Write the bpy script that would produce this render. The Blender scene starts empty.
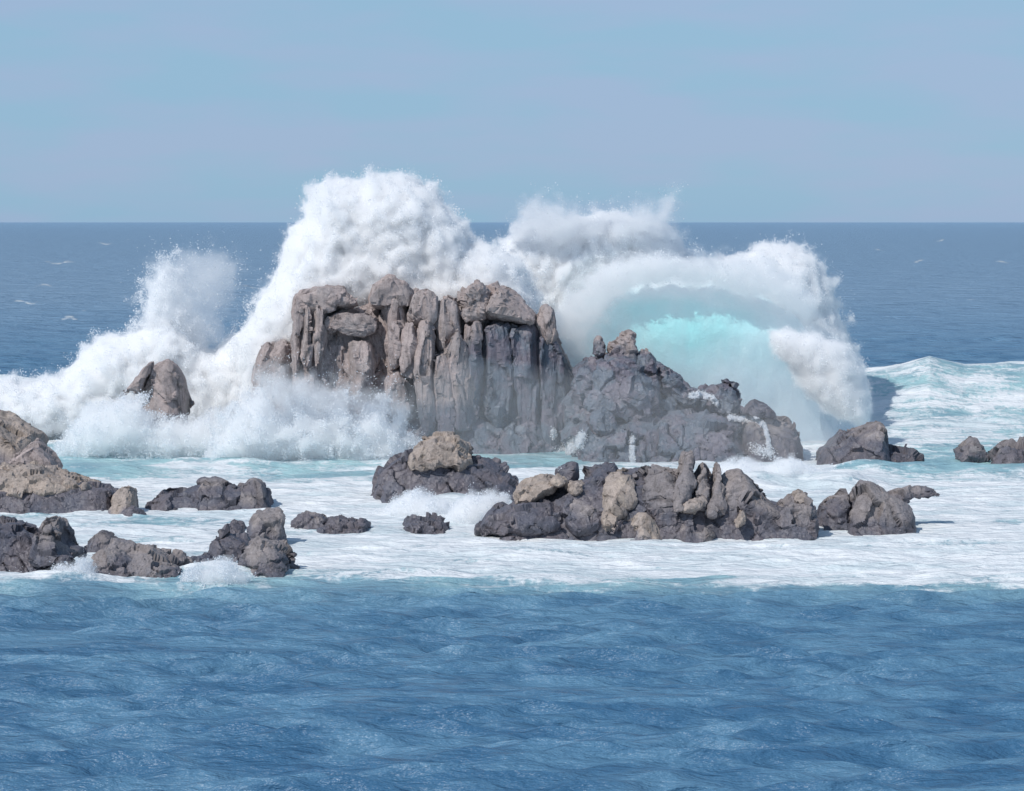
import bpy, math, random
import numpy as np
from mathutils import Vector
from mathutils.bvhtree import BVHTree

# ------------------------------------------------------------------ camera, light
F, H, CX, HY = 2400.0, 15.0, 512.0, 222.0      # focal length in pixels, eye height (m), horizon row
W_, H_ = 1024, 791
sc = bpy.context.scene
cam = bpy.data.cameras.new('camera'); camo = bpy.data.objects.new('camera', cam)
sc.collection.objects.link(camo); sc.camera = camo
camo.location = (0, 0, H)
camo.rotation_euler = (math.radians(90), 0, 0)
cam.sensor_width = 36; cam.lens = 36*F/W_
cam.shift_y = -(H_/2-HY)/W_
cam.clip_start = 1; cam.clip_end = 200000

SUN = Vector((-0.48, -0.55, 0.70)).normalized()
wd = bpy.data.worlds.new('World'); sc.world = wd; wd.use_nodes = True
nt = wd.node_tree; nt.nodes.clear()
wo = nt.nodes.new('ShaderNodeOutputWorld'); bg = nt.nodes.new('ShaderNodeBackground')
sky = nt.nodes.new('ShaderNodeTexSky'); sky.sky_type = 'NISHITA'; sky.sun_disc = False
sky.sun_elevation = math.asin(SUN.z); sky.sun_rotation = math.atan2(SUN.x, SUN.y)
sky.air_density = 1.0; sky.dust_density = 0.6; sky.ozone_density = 2.0; sky.altitude = 0
bg.inputs['Strength'].default_value = 0.10
# a thin marine veil evens the sky out close to the horizon; faint cloud streaks in it
tc = nt.nodes.new('ShaderNodeTexCoord'); mp = nt.nodes.new('ShaderNodeMapping')
mp.inputs['Scale'].default_value = (9, 9, 45)
nz = nt.nodes.new('ShaderNodeTexNoise'); nz.inputs['Scale'].default_value = 1.0; nz.inputs['Detail'].default_value = 3.5
rp = nt.nodes.new('ShaderNodeValToRGB')
rp.color_ramp.elements[0].position = .40; rp.color_ramp.elements[0].color = (2.58, 4.50, 6.40, 1)
rp.color_ramp.elements[1].position = .60; rp.color_ramp.elements[1].color = (3.05, 4.35, 6.45, 1)
mx = nt.nodes.new('ShaderNodeMix'); mx.data_type = 'RGBA'; mx.inputs[0].default_value = 0.86
L = nt.links.new
L(tc.outputs['Generated'], mp.inputs['Vector']); L(mp.outputs[0], nz.inputs['Vector']); L(nz.outputs['Fac'], rp.inputs[0])
sep = nt.nodes.new('ShaderNodeSeparateXYZ'); L(tc.outputs['Generated'], sep.inputs[0])
mr = nt.nodes.new('ShaderNodeMapRange'); L(sep.outputs['Z'], mr.inputs[0])
mr.inputs[1].default_value = 0.05; mr.inputs[2].default_value = 0.5; mr.inputs[3].default_value = 0.88; mr.inputs[4].default_value = 0.3
L(mr.outputs[0], mx.inputs[0])
L(sky.outputs[0], mx.inputs['A']); L(rp.outputs[0], mx.inputs['B']); L(mx.outputs['Result'], bg.inputs[0]); L(bg.outputs[0], wo.inputs[0])

sl = bpy.data.lights.new('sun', 'SUN'); so = bpy.data.objects.new('sun', sl); sc.collection.objects.link(so)
sl.energy = 2.9; sl.angle = math.radians(0.5); sl.color = (1.0, 0.96, 0.915)
so.rotation_euler = SUN.to_track_quat('Z', 'Y').to_euler(); so.location = (0, 0, 80)
sc.view_settings.view_transform = 'Standard'; sc.view_settings.look = 'None'
sc.view_settings.exposure = 0.06; sc.view_settings.gamma = 1.0
sc.cycles.max_bounces = 10; sc.cycles.diffuse_bounces = 6; sc.cycles.transmission_bounces = 6
sc.cycles.volume_bounces = 32; sc.cycles.max_bounces = 32
sc.cycles.use_denoising = True

# ------------------------------------------------------------------ numeric helpers
_r = np.random.RandomState(7)
_P = _r.permutation(256).astype(np.int32); _P = np.concatenate([_P, _P, _P])
_G = _r.normal(size=(256, 3)).astype(np.float32); _G /= np.linalg.norm(_G, axis=1)[:, None]
def noise(p):
    p = np.asarray(p, np.float32); i = np.floor(p).astype(np.int32); f = p-i; i &= 255
    u = f*f*f*(f*(f*6-15)+10); r = 0
    for a in (0, 1):
        wa = u[:, 0] if a else 1-u[:, 0]; ia = _P[i[:, 0]+a]
        for b in (0, 1):
            wb = wa*(u[:, 1] if b else 1-u[:, 1]); ib = _P[ia+i[:, 1]+b]
            for c in (0, 1):
                w = wb*(u[:, 2] if c else 1-u[:, 2]); g = _G[_P[ib+i[:, 2]+c] & 255]
                r = r + w*(g[:, 0]*(f[:, 0]-a)+g[:, 1]*(f[:, 1]-b)+g[:, 2]*(f[:, 2]-c))
    return r*1.6
def fbm(p, octs=4, gain=.5):
    r = 0; a = 1.0; p = np.asarray(p, np.float32)
    for k in range(octs):
        r = r+a*noise(p+17.3*k); p = p*2.03; a *= gain
    return r
def hsh(i, k):
    h = (i[:, 0]*73856093) ^ (i[:, 1]*19349663) ^ (i[:, 2]*83492791) ^ (k*2654435761 & 0x7fffffff)
    h = (h ^ (h >> 13))*1274126177 & 0x7fffffff; h = (h ^ (h >> 16))*668265263 & 0x7fffffff
    return ((h ^ (h >> 11)) & 0xffffff)/float(0xffffff)
_ROT = np.array(__import__("mathutils").Euler((.35, .22, .5)).to_matrix())
def facets(p, seed=0):
    """Worley cells carrying random tilted planes: returns height, edge distance, cell tone"""
    p = np.asarray(p, np.float64); b = np.floor(p).astype(np.int64)
    d1 = np.full(len(p), 9.); d2 = np.full(len(p), 9.); ci = np.zeros((len(p), 3), np.int64); cp = np.zeros((len(p), 3))
    for a in (-1, 0, 1):
        for c in (-1, 0, 1):
            for e in (-1, 0, 1):
                q = b+np.array([a, c, e])
                s = np.stack([q[:, 0]+hsh(q, seed+1), q[:, 1]+hsh(q, seed+2), q[:, 2]+hsh(q, seed+3)], 1)
                dv = np.abs((p-s) @ _ROT); d = .65*dv.max(1)+.35*np.linalg.norm(dv, axis=1)*.8; m = d < d1
                d2 = np.where(m, d1, np.minimum(d2, d)); d1 = np.where(m, d, d1)
                ci[m] = q[m]; cp[m] = s[m]
    g = np.stack([hsh(ci, seed+4), hsh(ci, seed+5), hsh(ci, seed+6)], 1)-.5
    return ((p-cp)*g*1.6).sum(1)+hsh(ci, seed+7)-.5, d2-d1, hsh(ci, seed+8), (ci+4096) @ np.array([1, 8192, 8192*8192])
def flatten(v, n, key, blend, lim):
    """pull every joint cell of the surface onto its own plane"""
    _, inv = np.unique(key, return_inverse=True); inv = inv.ravel(); c = np.bincount(inv)
    cm = np.stack([np.bincount(inv, v[:, k])/c for k in range(3)], 1); nm = np.stack([np.bincount(inv, n[:, k])/c for k in range(3)], 1)
    l = np.linalg.norm(nm, axis=1); nm /= (l[:, None]+1e-9); w = ss(.35, .7, l)*(c > 6)
    d = ((v-cm[inv])*nm[inv]).sum(1)*w[inv]*blend
    return v-nm[inv]*np.clip(d, -lim, lim)[:, None]
def ss(a, b, x):
    t = np.clip((x-a)/(b-a), 0, 1); return t*t*(3-2*t)
def sdist(px, pz, poly):
    """signed distance to a polygon, positive inside"""
    P = np.asarray(poly, np.float64); Q = np.roll(P, -1, 0)
    d = np.full(px.shape, 1e9); ins = np.zeros(px.shape, bool)
    for (ax, ay), (bx, by) in zip(P, Q):
        ex, ey = bx-ax, by-ay; l = ex*ex+ey*ey+1e-12
        t = np.clip(((px-ax)*ex+(pz-ay)*ey)/l, 0, 1)
        d = np.minimum(d, np.hypot(px-ax-t*ex, pz-ay-t*ey))
        c = (ay > pz) != (by > pz)
        with np.errstate(divide='ignore', invalid='ignore'):
            ins ^= c & (px < (bx-ax)*(pz-ay)/(by-ay+1e-12)+ax)
    return np.where(ins, d, -d)
def nets(V, org, h):
    """surface nets: verts and quads of the zero level of V (inside > 0)"""
    ins = V > 0; n = V.shape
    cells = np.zeros((n[0]-1, n[1]-1, n[2]-1), np.int8)
    corners = [(a, b, c) for a in (0, 1) for b in (0, 1) for c in (0, 1)]
    for a, b, c in corners: cells += ins[a:n[0]-1+a, b:n[1]-1+b, c:n[2]-1+c]
    I, J, K = np.nonzero((cells > 0) & (cells < 8))
    idx = -np.ones(cells.shape, np.int64); idx[I, J, K] = np.arange(len(I))
    acc = np.zeros((len(I), 3)); cnt = np.zeros(len(I))
    for x in corners:
        for ax in range(3):
            if x[ax]: continue
            y = list(x); y[ax] = 1
            va = V[I+x[0], J+x[1], K+x[2]]; vb = V[I+y[0], J+y[1], K+y[2]]
            m = (va > 0) != (vb > 0); t = np.where(m, va/(va-vb+1e-20), 0)
            p = np.zeros((len(I), 3)); p[:] = x; p[:, ax] += t
            acc[m] += p[m]; cnt[m] += 1
    v = np.stack([I, J, K], 1)+acc/cnt[:, None]
    quads = []
    for ax in range(3):
        o = [1, 1, 1]; o[ax] = 0
        A = ins[tuple(slice(o[k], n[k]-1) for k in range(3))]
        s = [slice(o[k], n[k]-1) for k in range(3)]; s2 = list(s); s2[ax] = slice(o[ax]+1, n[ax])
        s = [slice(o[k], n[k]-1) for k in range(3)]
        A = ins[tuple(s)]; B = ins[tuple(s2)]
        e = np.argwhere(A != B); fl = A[e[:, 0], e[:, 1], e[:, 2]]
        e = e+np.array(o); u, w = [(1, 2), (2, 0), (0, 1)][ax]
        U = np.zeros(3, int); U[u] = 1; Wv = np.zeros(3, int); Wv[w] = 1
        q = [idx[tuple((e-U-Wv).T)], idx[tuple((e-Wv).T)], idx[tuple(e.T)], idx[tuple((e-U).T)]]
        q = np.stack(q, 1); q[~fl] = q[~fl][:, ::-1]; quads.append(q)
    q = np.concatenate(quads); q = q[(q >= 0).all(1)]
    return np.asarray(org)+v*h, q
def vnormals(v, q):
    a, b, c, d = v[q[:, 0]], v[q[:, 1]], v[q[:, 2]], v[q[:, 3]]
    fn = np.cross(c-a, d-b); n = np.zeros_like(v)
    for k in range(4):
        for ax in range(3): n[:, ax] += np.bincount(q[:, k], fn[:, ax], len(v))
    return n/(np.linalg.norm(n, axis=1)[:, None]+1e-12)
def ss(a, b, x):
    t = np.clip((x-a)/(b-a), 0, 1); return t*t*(3-2*t)
def mk(name, v, faces, mat, parent=None, attrs=None, smooth=False, loc=None):
    k = faces.shape[1]; me = bpy.data.meshes.new(name)
    v = np.asarray(v, np.float32)
    if loc is not None: v = v-np.asarray(loc, np.float32)
    me.vertices.add(len(v)); me.vertices.foreach_set('co', v.ravel())
    me.loops.add(faces.size); me.loops.foreach_set('vertex_index', faces.astype(np.int32).ravel())
    me.polygons.add(len(faces)); me.polygons.foreach_set('loop_start', np.arange(0, faces.size, k, dtype=np.int32))
    me.polygons.foreach_set('use_smooth', np.full(len(faces), smooth))
    me.update(calc_edges=True)
    for n_, a in (attrs or {}).items():
        at = me.attributes.new(n_, 'FLOAT', 'POINT'); at.data.foreach_set('value', np.asarray(a, np.float32))
    me.materials.append(mat)
    o = bpy.data.objects.new(name, me); sc.collection.objects.link(o)
    if parent is not None:
        o.parent = parent
        if loc is not None: o.location = Vector(loc)-parent.location
    elif loc is not None: o.location = loc
    return o
def X2(x, Y): return (np.asarray(x, float)-CX)/F*Y
def Z2(y, Y): return H-(np.asarray(y, float)-HY)/F*Y
def row2Y(y): return H*F/(y-HY)

# ------------------------------------------------------------------ materials
def newmat(name):
    m = bpy.data.materials.new(name); m.use_nodes = True; t = m.node_tree; t.nodes.clear()
    return m, t, t.nodes.new('ShaderNodeOutputMaterial')
def nd(t, kind, **kw):
    n = t.nodes.new('ShaderNode'+kind)
    for k, v in kw.items():
        if k in n.inputs: n.inputs[k].default_value = v
        else: setattr(n, k, v)
    return n
def mixc(t, fac, a, b):
    n = t.nodes.new('ShaderNodeMix'); n.data_type = 'RGBA'
    for s, v in (('A', a), ('B', b)):
        if isinstance(v, tuple): n.inputs[s].default_value = v+(1,)
        else: t.links.new(v, n.inputs[s])
    if isinstance(fac, float): n.inputs[0].default_value = fac
    else: t.links.new(fac, n.inputs[0])
    return n.outputs['Result']
def ntex(t, scale, detail=4, rough=.55, stretch=(1, 1, 1), dist=0):
    c = nd(t, 'NewGeometry'); m = nd(t, 'Mapping'); m.inputs['Scale'].default_value = stretch
    t.links.new(c.outputs['Position'], m.inputs['Vector'])
    n = nd(t, 'TexNoise', Scale=scale, Detail=detail, Roughness=rough, Distortion=dist); t.links.new(m.outputs[0], n.inputs['Vector'])
    return n.outputs['Fac']
def rng(t, v, a, b, c=0., d=1., smooth=True):
    n = nd(t, 'MapRange'); n.interpolation_type = 'SMOOTHSTEP' if smooth else 'LINEAR'
    t.links.new(v, n.inputs[0])
    for i, q in zip((1, 2, 3, 4), (a, b, c, d)): n.inputs[i].default_value = q
    return n.outputs[0]
def mth(t, op, a, b=None):
    n = nd(t, 'Math', operation=op)
    for i, v in enumerate((a, b)):
        if v is None: continue
        if isinstance(v, (int, float)): n.inputs[i].default_value = v
        else: t.links.new(v, n.inputs[i])
    return n.outputs[0]
def attr(t, name):
    n = nd(t, 'Attribute'); n.attribute_name = name; return n.outputs['Fac']

def rock_mat(name, dry1, dry2, pale, wet_shade1, wet_shade2):
    m, t, o = newmat(name); b = nd(t, 'BsdfPrincipled')
    dry = mixc(t, rng(t, ntex(t, .55, 4), .38, .62), dry1, dry2)
    dry = mixc(t, rng(t, ntex(t, 2.6, 5, .65, (1, 1, .55)), .52, .72, 0, .75), dry, pale)
    dry = mixc(t, rng(t, attr(t, 'tone'), .15, .85, 0, .7, False), dry, tuple(c*.62 for c in dry1))
    wet = mixc(t, rng(t, ntex(t, .8, 4), .4, .6), wet_shade1, wet_shade2)
    wet = mixc(t, rng(t, ntex(t, 4, 5, .7), .55, .75, 0, .5), wet, tuple(c*1.7 for c in wet_shade1))
    col = mixc(t, attr(t, 'wet'), dry, wet)  # wet rock tone; on the stack's right columns it also paints in shade
    crk = rng(t, attr(t, 'crack'), 0, 1, 1, .5, False)
    col2 = nd(t, 'Mix', data_type='RGBA', blend_type='MULTIPLY'); col2.inputs[0].default_value = 1
    t.links.new(col, col2.inputs['A']); t.links.new(crk, col2.inputs['B'])
    g = mth(t, 'MULTIPLY', rng(t, ntex(t, 12, 5, .75), .3, .7, .72, 1.2, False), rng(t, ntex(t, 1.9, 5, .7, (1.6, 1.6, .35)), .36, .5, .68, 1, True))
    col3 = nd(t, 'Mix', data_type='RGBA', blend_type='MULTIPLY'); col3.inputs[0].default_value = 1
    t.links.new(col2.outputs['Result'], col3.inputs['A']); t.links.new(g, col3.inputs['B'])
    t.links.new(col3.outputs['Result'], b.inputs['Base Color'])
    t.links.new(rng(t, attr(t, 'wet'), 0, 1, .9, .5, False), b.inputs['Roughness'])
    b.inputs['Specular IOR Level'].default_value = .35
    bp = nd(t, 'Bump', Strength=.4, Distance=.05); t.links.new(ntex(t, 5, 6, .7), bp.inputs['Height'])
    t.links.new(bp.outputs[0], b.inputs['Normal']); t.links.new(b.outputs[0], o.inputs[0])
    return m
M_cliff = rock_mat('granite_pink_grey', (.47, .39, .37), (.38, .335, .325), (.56, .48, .45), (.135, .16, .195), (.175, .16, .19))  # slate wet tones double as painted shade on the stack's right side
M_tan = rock_mat('granite_tan', (.47, .39, .335), (.39, .335, .305), (.56, .47, .385), (.19, .18, .20), (.22, .19, .205))
M_dark = rock_mat('basalt_dark', (.34, .30, .29), (.26, .24, .25), (.42, .37, .35), (.12, .12, .145), (.155, .14, .155))

# spray: white, light passes through the droplets
m, t, o = newmat('white_spray'); M_spray = m
d = nd(t, 'BsdfDiffuse', Color=(.93, .945, .96, 1)); tr = nd(t, 'BsdfTranslucent', Color=(.93, .945, .96, 1)); ms = nd(t, 'MixShader'); ms.inputs[0].default_value = .5
t.links.new(d.outputs[0], ms.inputs[1]); t.links.new(tr.outputs[0], ms.inputs[2]); t.links.new(ms.outputs[0], o.inputs[0])
m, t, o = newmat('spray_core'); M_core = m
d = nd(t, 'BsdfDiffuse', Color=(.90, .92, .94, 1)); t.links.new(d.outputs[0], o.inputs[0])

# turquoise face of the breaking wave
m, t, o = newmat('wave_face'); M_wave = m
b = nd(t, 'BsdfPrincipled', Roughness=.35); b.inputs['IOR'].default_value = 1.33
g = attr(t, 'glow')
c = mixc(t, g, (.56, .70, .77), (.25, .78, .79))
st = rng(t, ntex(t, .35, 3, .5, (1.5, 1, .45), .2), .35, .8, 0, .4)
c = mixc(t, st, c, (.62, .74, .78))
c = mixc(t, attr(t, 'foam'), c, (.88, .91, .93))
t.links.new(c, b.inputs['Base Color'])
bp = nd(t, 'Bump', Strength=.6, Distance=.3); t.links.new(ntex(t, 1.2, 5, .6), bp.inputs['Height']); t.links.new(bp.outputs[0], b.inputs['Normal'])
t.links.new(b.outputs[0], o.inputs[0])

# sea
m, t, o = newmat('sea_water'); M_sea = m
b = nd(t, 'BsdfPrincipled', Roughness=.36); b.inputs['IOR'].default_value = 1.4
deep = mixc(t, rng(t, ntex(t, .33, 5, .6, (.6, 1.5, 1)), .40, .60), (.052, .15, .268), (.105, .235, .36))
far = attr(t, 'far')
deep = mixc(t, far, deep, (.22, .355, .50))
teal = mixc(t, rng(t, ntex(t, .25, 4, .6, (1, .5, 1)), .35, .65), (.38, .60, .62), (.25, .43, .49))
wc = mixc(t, attr(t, 'teal'), deep, teal)
# foam lace
cov = attr(t, 'foam')
n1 = ntex(t, .40, 6, .64, (.5, 1.15, 1), .5)
n2 = ntex(t, 2.2, 5, .65, (1, .7, 1), .8)
nn = mth(t, 'ADD', mth(t, 'MULTIPLY', n1, .66), mth(t, 'MULTIPLY', n2, .34))
fm = nd(t, 'MapRange'); fm.interpolation_type = 'SMOOTHSTEP'; t.links.new(mth(t, 'ADD', nn, mth(t, 'MULTIPLY', mth(t, 'SUBTRACT', cov, .5), .34)), fm.inputs[0])
fm.inputs[1].default_value = .455; fm.inputs[2].default_value = .60
fmask = mth(t, 'MULTIPLY', fm.outputs[0], rng(t, cov, 0.01, .1))
fcol = mixc(t, rng(t, ntex(t, .35, 6, .65, (.45, 1.4, 1), .3), .36, .58), (.64, .72, .745), (.82, .845, .855))
col = mixc(t, fmask, wc, fcol)
t.links.new(col, b.inputs['Base Color'])
t.links.new(rng(t, fmask, 0, 1, .36, .9, False), b.inputs['Roughness'])
t.links.new(rng(t, fmask, 0, 1, .5, .1, False), b.inputs['Specular IOR Level'])
wv = mth(t, 'ADD', ntex(t, 1.1, 5, .62, (.42, 1.5, 1)), mth(t, 'MULTIPLY', ntex(t, .10, 6, .65, (.6, 1.6, 1)), mth(t, 'MULTIPLY', far, 16.0)))
bp = nd(t, 'Bump', Strength=1.0, Distance=.5); t.links.new(wv, bp.inputs['Height'])
bp2 = nd(t, 'Bump', Strength=.35, Distance=.12); t.links.new(fmask, bp2.inputs['Height']); t.links.new(bp.outputs[0], bp2.inputs['Normal'])
t.links.new(bp2.outputs[0], b.inputs['Normal']); t.links.new(b.outputs[0], o.inputs[0])

# ------------------------------------------------------------------ the sea: one sheet to the horizon
rows = [np.linspace(20, 60, 60, endpoint=False)]
yy = np.concatenate([np.arange(822, 600, -.6), np.arange(600, 340, -.42), np.arange(340, 240, -.4), np.arange(240, 224, -.25)])
rows.append(H*F/(yy-HY)); rows.append(np.array([2.2e4, 3e4, 5e4, 9e4])); R = np.concatenate(rows); R = R[np.concatenate([[True], np.diff(R) > 0])]
u = np.concatenate([np.linspace(-2.6, -.27, 50, endpoint=False), np.linspace(-.27, .27, 1000), np.linspace(.27, 2.6, 51)[1:]])
UU, RR = np.meshgrid(u, R); SX = (UU*RR).ravel(); SY = RR.ravel()
dr = np.gradient(R)[:, None]*np.ones_like(UU); cell = np.maximum(dr, RR*.00055).ravel()
P = np.stack([SX, SY, np.zeros_like(SX)], 1)
rs = np.random.RandomState(3); Zs = np.zeros_like(SX); DX = np.zeros_like(SX)
pxx = CX+SX/SY*F; pxy = HY+H*F/SY                      # where the spot lies seen from shore
for k in range(90):
    lam = .85*(1.068**k); th = rs.normal(0, .30)+math.pi/2+.08
    A = .0135*lam**.93*(.5+rs.rand()); kx, ky = math.cos(th)*2*math.pi/lam, math.sin(th)*2*math.pi/lam
    if lam > 40: A *= .25
    A = A*(2.2 if lam < 3.0 else .5 if lam < 7 else .16)
    w = ss(1.6, 3.5, lam/cell); ph = kx*SX+ky*SY+rs.rand()*6.28+1.2*k
    Zs += w*A*(np.sin(ph)+.25*np.sin(2*ph+1.5)); DX += w*A*np.cos(ph)*.6
amp = .75+.5*fbm(P/np.array([14, 9, 1])+3, 2)
Zs *= np.clip(amp, .3, 1.6)
# tables of foam and teal, at points of the surface
gx = np.array([-60, 60, 180, 300, 420, 540, 660, 780, 900, 1090])
T = {  # row: (foam, teal)
 222: ([0]*10, [0]*10), 330: ([0]*10, [0]*10),
 352: ([0]*10, [0]*10),
 362: ([.3, .3, .5, .6, .6, .6, .6, .6, .3, .3], [.3]*10),
 385: ([.9, .9, 1, 1, 1, 1, 1, .9, .62, .60], [.7]*10),
 410: ([1, 1, 1, 1, 1, 1, 1, .9, .45, .45], [.9]*10),
 430: ([1, .95, 1, 1, 1, .9, .9, .9, .85, .55], [1]*10),
 442: ([.95, .75, .85, .9, .9, .6, .6, .9, .75, .5], [1]*10),
 452: ([.6, .3, .3, .25, .3, .25, .5, 1, .4, .35], [1]*10),
 462: ([.6, .3, .45, .4, .5, .45, .7, 1.1, .25, .2], [1]*10),
 472: ([.5, .25, .7, .3, .7, .9, .8, 1.1, .4, .25], [1]*10),
 482: ([.9, .9, 1, .9, 1, 1, 1, 1.2, 1.1, .95], [.9]*10),
 500: ([1, 1, 1, 1, 1, 1, 1, 1.1, 1.1, 1], [.8]*10),
 520: ([.8, .72, .72, .85, .85, .9, .9, .85, .85, .75], [.8]*10),
 546: ([1, 1, 1, 1, 1, 1, 1, 1, .92, .85], [.8]*10),
 562: ([1, .95, .85, .9, .9, .9, 1.1, 1.1, 1, 1], [.9]*10),
 576: ([.9, .85, .85, .9, .85, .85, 1, 1, .95, 1], [.9]*10),
 586: ([.75, .75, .6, .5, .4, .5, .45, .45, .5, .5], [.75, .75, .7, .7, .7, .8, .7, .7, .7, .7]),
 596: ([.25, .22, .12, .1, .05, .2, .05, .05, .05, .05], [.3]*10),
 608: ([0]*10, [.06]*10), 700: ([0]*10, [0]*10), 1200: ([0]*10, [0]*10)}
ks = np.array(sorted(T)); TF = np.array([T[k][0] for k in ks], float); TT = np.array([T[k][1] for k in ks], float)
def table(tab, x, y):
    y = np.clip(y, ks[0], ks[-1]-1); j = np.clip(np.searchsorted(ks, y, side='right')-1, 0, len(ks)-2); fy = (y-ks[j])/(ks[j+1]-ks[j])
    x = np.clip(x, gx[0], gx[-1]-1); i = np.clip(np.searchsorted(gx, x, side='right')-1, 0, len(gx)-2); fx = (x-gx[i])/(gx[i+1]-gx[i])
    return (tab[j, i]*(1-fx)+tab[j, i+1]*fx)*(1-fy)+(tab[j+1, i]*(1-fx)+tab[j+1, i+1]*fx)*fy
edge_w = 9*noise(P/np.array([9., 12, 1])+5)+5*noise(P/np.array([3., 3, 1]))+2*noise(P/.9)
wob = np.where(pxy > 540, edge_w, 0)
foam = table(TF, pxx, pxy+wob); teal = table(TT, pxx, pxy+wob)
surf = ss(600, 585, pxy)*ss(250, 225, SY); Zs = Zs*(1-.6*surf)-.12*surf
# swell rising behind the stacks, one long ridge
lx = np.interp(pxx, [-400, 0, 60, 130, 300, 700, 800, 850, 900, 930, 965, 1010, 1060, 1500], [3.0, 2.9, 2.4, 1.5, 2, 2, 2.6, 3.3, 3.8, 4.55, 3.9, 4.0, 3.9, 3])
Yr = 190+3*noise(P/np.array([20., 400, 1])+9)
tt = (SY-Yr)
prof = np.where(tt < 0, np.exp(-(tt/11.5)**2), np.exp(-(tt/13)**2))
Zs += lx*prof
ontop = np.exp(-((tt+1)/9)**2)
foam = np.maximum(foam, np.where((tt > -22) & (tt < 10), np.clip(.56+.5*noise(P/np.array([7., 5, 1]))+.3*ss(-4,1,tt)-.25*np.exp(-((tt+13)/5)**2), 0, 1)*ss(10, 3, tt), 0)*np.where(pxx > 500, 1, 1.3))
teal = np.maximum(teal, ss(14, -2, tt)*ss(-30, -10, tt))
foam = np.clip(foam, 0, 1)
foam = np.where(tt > 9, 0, foam); teal = np.where(tt > 13, 0, teal)
# white-water ridges in the surf
def ridge(x0, x1, row, hgt, wd_, fo=None):
    global Zs, foam
    Yc = row2Y(row)+2*noise(P/np.array([8., 300, 1])+row); m = ss(x0-30, x0+25, pxx)*ss(x1+30, x1-25, pxx)
    g_ = np.exp(-((SY-Yc)/wd_)**2)*m*(.75+.5*noise(P/np.array([3., 3, 1])+row))
    Zs += hgt*g_
    if fo is not None: foam = np.clip(foam+fo*np.exp(-((SY-Yc)/(wd_*1.1))**2)*m, 0, 1)
ridge(700, 870, 484, 1.0, 3.0, .6); ridge(-80, 420, 448, .55, 2.2, -.25); ridge(-80, 140, 470, .5, 2.5, -.2)
ridge(160, 420, 464, .5, 2.2, .2); ridge(840, 1100, 470, .6, 3.0, -.1); ridge(-80, 1100, 583, .35, 2.6)
ridge(430, 500, 505, .7, 1.6, .4); ridge(480, 660, 474, .5, 2, .1); ridge(170, 250, 574, .35, 1.2, .3); ridge(-60, 100, 582, .4, 1.4, .2)
ridge(60, 260, 428, 1.6, 4.0, .5)

Zs += surf*foam*(.07*fbm(P/np.array([2.6, 1.8, 1])+2, 3)+.022*fbm(P/.6, 3)*(cell < .5))
# whitecaps far out
for cx_, cy_, w_ in ((105, 243, 9), (60, 262, 20), (918, 261, 8), (1002, 262, 8), (87, 312, 7), (25, 303, 16), (45, 285, 10), (730, 275, 8), (970, 300, 8), (250, 287, 14), (70, 318, 12), (880, 250, 6), (940, 240, 6)):
    Yc = row2Y(cy_); dd = ((pxx-cx_)/w_)**2+((pxy-cy_-1.2*np.sin(pxx*.25))/1.0)**2
    foam = np.maximum(foam, .75*np.exp(-dd))
Q = np.arange(len(R)*len(u)).reshape(len(R), len(u)); Q = np.stack([Q[:-1, :-1], Q[:-1, 1:], Q[1:, 1:], Q[1:, :-1]], -1).reshape(-1, 4)
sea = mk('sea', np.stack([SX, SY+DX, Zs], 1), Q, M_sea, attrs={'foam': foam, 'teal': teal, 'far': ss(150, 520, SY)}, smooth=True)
sea['kind'] = 'structure'

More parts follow.
